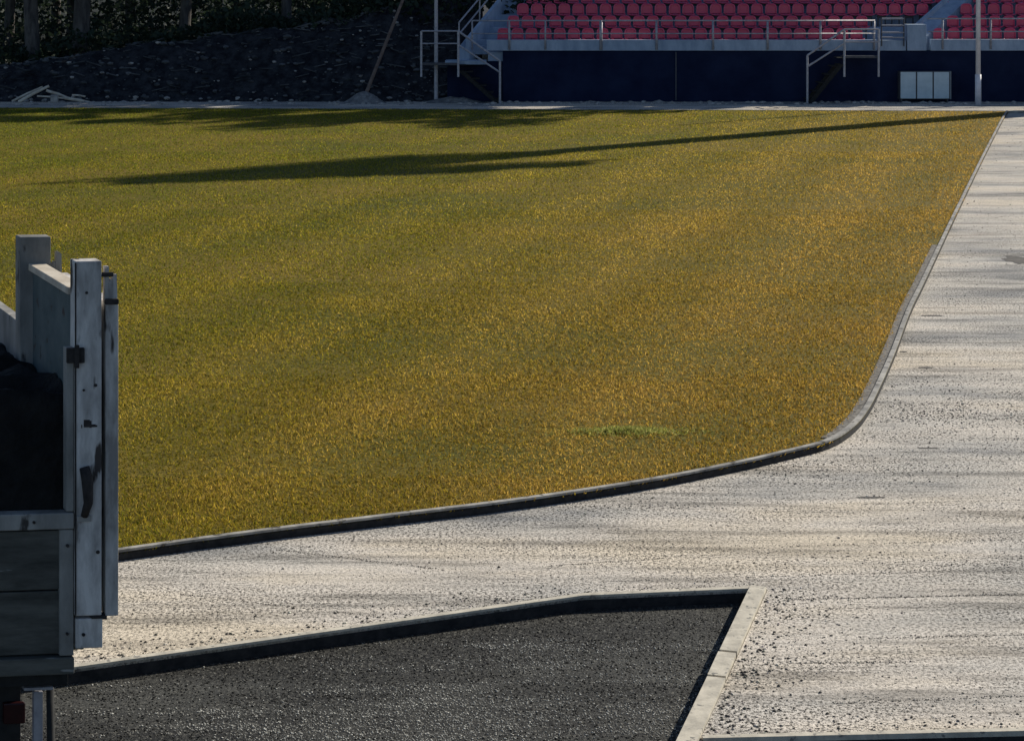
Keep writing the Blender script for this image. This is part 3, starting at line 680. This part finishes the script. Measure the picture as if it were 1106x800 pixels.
# trees of the same wood outside the picture, whose shade falls on the bank and the far touchline
OUT = [(-1.5, 76.5, 13), (5, 77, 17), (-22, 70, 11), (-25, 76, 12), (-19, 80, 12), (10, 76.5, 17.5), (-6, 86, 13), (21, 76, 20), (16, 76.5, 19)]
for i, (x, y, h) in enumerate(OUT): tree(x, y, .24, h, i + 1, ['tree behind the left end of the grandstand', 'tall tree hidden behind the grandstand steps', 'leafy tree beyond the left edge of the bank', 'tree at the back of the wood beyond the left edge',
     'tree deep in the wood at far left', 'tree hidden behind the middle of the grandstand', 'tree at the top of the wooded hill behind the bank', 'tallest tree hidden behind the right half of the grandstand', 'tall tree hidden behind the grandstand gate'][i])

# undergrowth: one mass of leaves along the bank top and over the hill
n = 64000; r2 = np.random.default_rng(5)
ux = r2.uniform(-28, 2, n); uy = 66.0 + r2.uniform(0, 1, n) ** 1.3 * 24
lump = fbm(ux, uy, .8, 9); hgt = np.clip(.5 + .9 * lump + np.clip((uy - 71) * .35, 0, 2.2), .05, 4.0) * r2.uniform(0, 1, n)
keep = r2.uniform(0, 1, n) < np.clip(.45 + .5 * lump, .05, 1); ux, uy, hgt = ux[keep], uy[keep], hgt[keep]; n = len(ux)
uz = np.array([terrain(a, b) for a, b in zip(ux, uy)]) + hgt
c = np.stack([ux, uy, uz], 1); u = r2.normal(0, 1, (n, 3)); u /= np.linalg.norm(u, axis=1)[:, None]; w = np.cross(u, r2.normal(0, 1, (n, 3))); w /= np.linalg.norm(w, axis=1)[:, None]
s = r2.uniform(.06, .17, n)[:, None]; V = np.stack([c - u * s, c + w * s * .6, c + u * s, c - w * s * .6], 1).reshape(-1, 3)
q = np.arange(n) * 4; tag(np_mesh('undergrowth', V, np.concatenate([np.stack([q, q + 1, q + 2], 1), np.stack([q, q + 2, q + 3], 1)]), M_LEAF2), kind='stuff')

# ------------------------------------------------------------------ planks, rubble, heap, leaning pole
YP = 62.9
for i, (x0, y0, x1, y1, r, dy, lab) in enumerate((
        (20, 112, 53, 93, .055, 0, 'longest pale log leaning up to the right in the log pile'),
        (13, 110, 46, 94, .040, .25, 'thin pale log behind the longest one, leaning the same way'),
        (50, 98, 76, 107, .050, .1, 'pale log sloping down to the right from the peak of the pile'),
        (40, 104, 74, 107, .030, -.15, 'thin pale stick lying almost level across the pile'),
        (70, 106, 101, 112, .055, .05, 'pale log lying low at the right end of the pile'),
        (78, 103, 92, 104.5, .035, .3, 'short pale stick lying behind the right end of the pile'))):
    a, b = ap(x0, y0, YP + dy), ap(x1, y1, YP + dy + .25)
    a.z = max(a.z, .02); mb = MB().tube([a, a.lerp(b, .5) + Vector((0, 0, .02)), b], [r, r * .95, r * .8], 8)
    tag(mb.build('log', M_WOODP), lab, 'log', 'logs piled by the bank')
p = ap(59, 108, YP); tag(MB().box((-.13, -.1, -.1), (.12, .12, .17)).build('broken_block', M_RUBBLE, bevel=.03, loc=p), 'grey broken block standing under the sloping logs', 'block')
rb = MB(); rg = random.Random(21)
for i in range(420):
    x_ = rg.uniform(-19, 20); y_ = rg.uniform(61.9, 63.0) if x_ > XL - .5 else rg.uniform(61.6, 63.9)
    if abs(x_ - (-5.4)) < 1.2 and rg.random() < .3: continue
    rb.rock((x_, y_, terrain(x_, y_) * .9 if x_ < -2 and y_ > 63.2 else .01), rg.choice((.05, .07, .1, .14)) * rg.uniform(.6, 1.2), rg, .55)
for i in range(60):
    x_ = rg.uniform(-18, -2.5); y_ = rg.uniform(63.8, 66.6); rb.rock((x_, y_, terrain(x_, y_) + .01), rg.uniform(.03, .10), rg, .6)
tag(rb.build('rubble', M_RUBBLE), kind='stuff')
rb = MB()
for i in range(800):
    x_ = rg.uniform(-19, -1.5); y_ = 63.5 + 3.2 * rg.random() ** 1.3; rb.rock((x_, y_, terrain(x_, y_) + .01), .03 + .12 * rg.random() ** 3, rg, .6)
for i in range(420):
    q_ = ap(rg.uniform(215, 430), 0, 66.4); x_ = q_.x; y_ = rg.gauss(66.3, .18); rb.rock((x_, y_, terrain(x_, y_) + .03), .03 + .08 * rg.random() ** 2, rg, .6)
for i in range(160):
    x_ = rg.uniform(-19, -2); y_ = rg.uniform(64, 66.4); a_ = rg.uniform(-.5, .5); l_ = rg.uniform(.2, .7); z_ = terrain(x_, y_) + .04
    rb.tube([(x_, y_, z_), (x_ + math.cos(a_) * l_, y_ - .1, z_ + math.sin(a_) * l_ * .6)], .018, 5)
tag(rb.build('clods', mat('bank_clods', (0.012, 0.015, 0.018), (0.13, 0.135, 0.14), 0.8, 0.95, 0.5, 0.02)), kind='stuff')
def heap(name, cx, cy, rx_, ry_, hz, m, seed):
    mb = MB(); nr, na = 9, 30
    for j in range(nr):
        q = j / (nr - 1)
        for k in range(na):
            a = 2 * math.pi * k / na; e = 1 + .18 * mnoise.noise(Vector((math.cos(a) * 2, math.sin(a) * 2, seed)))
            z = hz * (math.cos(q * math.pi) * .5 + .5); x_, y_ = math.cos(a) * rx_ * q * e, math.sin(a) * ry_ * q * e
            mb.v.append((x_, y_, z + .05 * mnoise.noise(Vector((x_ * 4, y_ * 4, seed))) * (1 - q) - (.03 if q == 1 else 0)))
    for j in range(nr - 1):
        for k in range(na): mb.f.append((j * na + k, j * na + (k + 1) % na, (j + 1) * na + (k + 1) % na, (j + 1) * na + k))
    return mb.build(name, m, smooth=True, loc=(cx, cy, 0))
M_HEAP = mat('grey_spoil', (.10, .10, .10), (.24, .23, .22), 7, .95, .8, .04)
p = gp(393, 111.5); tag(heap('soil_heap', p.x, p.y, .85, .6, .40, M_HEAP, 4), 'grey soil heap at the foot of the leaning pole', 'soil heap')
p = gp(490, 111.5); tag(heap('soil_heap', p.x, p.y + .2, 1.3, .45, .20, M_HEAP, 9), 'low wide grey soil heap below the left access stair', 'soil heap')
a, b = ap(397, 97, 63.3), ap(447, -30, 65.2)
tag(MB().tube([a - (b - a) * .08, a, b, b + (b - a) * .6], [.065, .062, .05, .04], 8).build('leaning_pole', mat('brown_pole', (.12, .085, .07), (.20, .15, .125), 5, .9)), 'thin brown pole leaning to the right against the dark bank', 'pole')

# ------------------------------------------------------------------ truck
OX, OY = -1.82, 8.0
rv, sv = Vector((-.995, -.10, 0)), Vector((-.462, .887, 0))
G0 = PIT
tk = thing('truck', 'weathered grey flatbed truck with boarded sides seen from its rear corner', 'truck', (OX, OY, G0))
def T(a, b, z): return rv * a + sv * b + Vector((0, 0, z - G0))
def part(name, boxes, m, bevel=.004, parent=tk):
    mb = MB()
    for bx in boxes: mb.box(*bx, fn=T)
    return mb.build(name, m, parent, bevel=bevel)
part('corner_post', [((-.047, 0, 1.625), (.066, .09, 3.156))], M_POST, .005)
part('post_foot', [((-.052, .004, 1.484), (.062, .085, 1.612))], M_POST, .004)
part('corner_post', [((-.03, .84, 1.4), (.115, .93, 3.155))], M_PANEL, .005)
part('corner_post', [((2.35, 0, 1.484), (2.46, .09, 3.156))], M_POST, .005)
part('drop_side', [((-.122, .015, 1.616), (-.067, .90, 2.976))], M_POST, .004)
part('drop_side', [((2.48, .015, 1.616), (2.53, 4.3, 2.976))], M_POST, .004)
part('side_panel', [((.005, .093, 1.45), (.055, .837, 2.995))], M_TEAL, .003)
part('panel_cap', [((-.005, .093, 2.998), (.075, .837, 3.03))], M_WOODP, .003)
part('side_panel', [((.05, .93, 1.45), (.10, 4.3, 2.74))], M_PANEL, .003)
part('side_panel', [((2.36, .093, 1.45), (2.41, 4.3, 2.74))], M_PANEL, .003)
part('headboard', [((.05, 4.32, 1.4), (2.41, 4.40, 2.9))], M_PANEL)
part('inner_jamb', [((.069, .01, 2.075), (.100, .07, 2.78))], M_PANEL, .003)
tg = part('tailgate', [((.105, .028, 1.735), (2.34, .06, 1.99)), ((.105, .03, 1.456), (2.34, .062, 1.728))], M_PLANK, .004)
part('rail', [((.069, .005, 2.0), (2.345, .075, 2.070))], M_PANEL, .005, tg)
part('rail', [((.069, .0, 1.375), (2.345, .075, 1.448))], M_PLANK, .005, tg)
part('jamb', [((.069, .012, 1.452), (.128, .07, 1.996))], M_PANEL, .004, tg)
# hardware on the posts
part('hinge', [((.03, -.02, 2.72), (.105, -.001, 2.785)), ((.055, -.03, 2.70), (.075, -.021, 2.80))], M_RUST, .003)
mb = MB(); mb.tube([T(.03, -.012, 2.27), T(.022, -.03, 2.22), T(.018, -.03, 2.12), T(.03, -.012, 2.06)], [.022, .026, .02, .016], 8); mb.build('latch', M_RUST, tk, smooth=True)
part('latch_plate', [((.0, -.01, 2.035), (.06, -.001, 2.06))], M_PANEL, .002)
part('strap', [((-.062, -.006, 1.613), (-.002, .09, 1.624)), ((-.075, .02, 1.60), (-.05, .05, 1.625))], M_RUST, .002)
rg = random.Random(17)
def splinters(a0, a1, b0, z0, z1, n, m):            # broken stub of a board, frayed at its upper end
    mb = MB()
    for k in range(n):
        a_ = a0 + (a1 - a0) * (k + .5) / n; w = (a1 - a0) / n * .62; zt = z1 - rg.uniform(0, (z1 - z0) * .45); e = rg.uniform(-.012, .012)
        mb.hexa([T(a_ - w, b0, z0), T(a_ + w, b0, z0), T(a_ + w, b0 + .03, z0), T(a_ - w, b0 + .03, z0),
                 T(a_ - w * .9, b0 + rg.uniform(-.006, .01), zt), T(a_ + w * .9, b0, zt + rg.uniform(-.02, .01)), T(a_ + w * .9, b0 + .03, zt), T(a_ - w * .9, b0 + .03, zt)])
    return mb.build('broken_board', m, tk)
splinters(-.118, -.066, .022, 2.97, 3.13, 3, M_POST)
splinters(-.085, -.034, .86, 2.9, 3.12, 4, M_PANEL)
part('strap', [((-.10, .008, 3.085), (-.046, .021, 3.105))], M_RUST, .004)
part('strap', [((-.122, .006, 2.965), (-.064, .0215, 2.99))], M_RUST, .004)
mb = MB()
for a_, z_, q_ in ((-.02, 2.62, .007), (.03, 2.60, .005), (-.03, 1.90, .008), (.018, 3.02, .006), (.031, 1.545, .007), (.098, 1.93, .006), (.099, 1.55, .005), (.24, 2.035, .006)):
    mb.tube([T(a_, -.005, z_), T(a_, .012, z_)], q_, 8)
mb.build('bolt', M_RUST, tk)
part('chipped_paint', [((-.03 + .02 * k + rg.uniform(-.008, .008), -.0015, z_), (-.02 + .02 * k + rg.uniform(0, .012), .0005, z_ + rg.uniform(.006, .03))) for k, z_ in enumerate((2.44, 2.437, 2.446, 2.436))], M_RUST, .0005)
part('edge_trim', [((.062, -.004, 1.63), (.068, .0, 3.15))], M_RUST, .001)
part('bolt_plate', [((-.02, -.004, 2.44), (.03, -.001, 2.452))], M_RUST, .001)
# bed, chassis, wheels
part('bed_floor', [((.075, .085, 1.30), (2.34, 4.3, 1.372))], M_BLACK)
part('chassis_rail', [((.62, .3, 1.02), (.72, 6.4, 1.29)), ((1.68, .3, 1.02), (1.78, 6.4, 1.29)), ((.3, .4, 1.2), (2.1, .48, 1.295))], M_BLACK)
part('mud_flap', [((.23, .30, .55), (.80, .315, 1.28))], M_BLACK, .002)
part('mud_flap', [((1.6, .30, .55), (2.17, .315, 1.28))], M_BLACK, .002)
tl = part('tail_light', [((.215, .27, 1.07), (.31, .299, 1.165))], M_RED, .008)
part('tail_light', [((2.08, .27, 1.13), (2.20, .299, 1.225))], M_RED, .008)
part('bumper_bracket', [((.155, .20, .75), (.195, .235, 1.235))], M_STEEL, .003)
part('bracket_plate', [((.125, .14, 1.262), (.25, .24, 1.275)), ((.14, .17, 1.305), (.28, .25, 1.315))], M_STEEL, .002)
mb = MB(); mb.tube([T(.125, .20, 1.25), T(.120, .20, .85), T(.09, .20, .78), T(-.05, .20, .76)], .018, 8); mb.build('air_hose', M_BLACK, tk, smooth=True)
def wheel(a, b):
    c = T(a, b, 0.50 + G0); ax = Vector((sv.y, -sv.x, 0)).normalized()
    mb = MB(); prof = [(-.15, .30), (-.15, .47), (-.10, .50), (.10, .50), (.15, .47), (.15, .30)]; n = 28
    up = Vector((0, 0, 1)); side = sv
    for o_, r_ in prof:
        for k in range(n):
            q = 2 * math.pi * k / n; mb.v.append(tuple(c + ax * o_ + (up * math.sin(q) + side * math.cos(q)) * r_))
    for i in range(len(prof) - 1):
        for k in range(n): mb.f.append((i * n + k, i * n + (k + 1) % n, (i + 1) * n + (k + 1) % n, (i + 1) * n + k))
    w = mb.build('wheel', M_BLACK, tk, smooth=True)
    rm = MB(); rm.tube([c - ax * .12, c + ax * .12], .30, 20); rm.build('rim', M_SEATD, w)
for a, b in ((.42, 1.3), (2.0, 1.3), (.35, 5.3), (2.1, 5.3)): wheel(a, b)
cabm = MB(); out = [(4.6, .9), (4.6, 2.75), (5.5, 2.75), (5.95, 2.0), (6.3, 1.85), (6.35, .9)]
cabm.prism([T(.25, b, z) for b, z in out], T(2.15, 0, 0) - T(.0, 0, 0)); cab = cabm.build('cab', M_TEAL, tk, bevel=.03)
M_GLASS = mat('cab_glass', (.02, .025, .03), (.03, .035, .04), 3, .08, spec=.6)
for a_ in (.235, 2.40):
    part('side_window', [((a_, 4.8, 2.05), (a_ + .014, 5.45, 2.6))], M_GLASS, .004, cab)
# load
mb = MB(); na, nb = 40, 60
for j in range(nb):
    b_ = .085 + 4.2 * (j / (nb - 1)) ** 1.6
    for i in range(na):
        a_ = .062 + 2.285 * i / (na - 1)
        z = 2.03 + .53 * min(1, (b_ - .084) / .07) ** .7 + .10 * mnoise.fractal(Vector((a_ * 5, b_ * 5, 2)), 1, 2, 4) * min(1, (b_ - .08) * 5) - .22 * max(0, b_ - 1.0) * .3
        mb.v.append(tuple(T(a_, b_, z) + Vector((OX, OY, G0))))
mb.f = [(j * na + i, (j + 1) * na + i, (j + 1) * na + i + 1, j * na + i + 1) for j in range(nb - 1) for i in range(na - 1)]
o = mb.build('soil_load', M_LOAD, smooth=True); tag(o, 'black lumpy load heaped behind the tailgate of the grey truck', 'load')
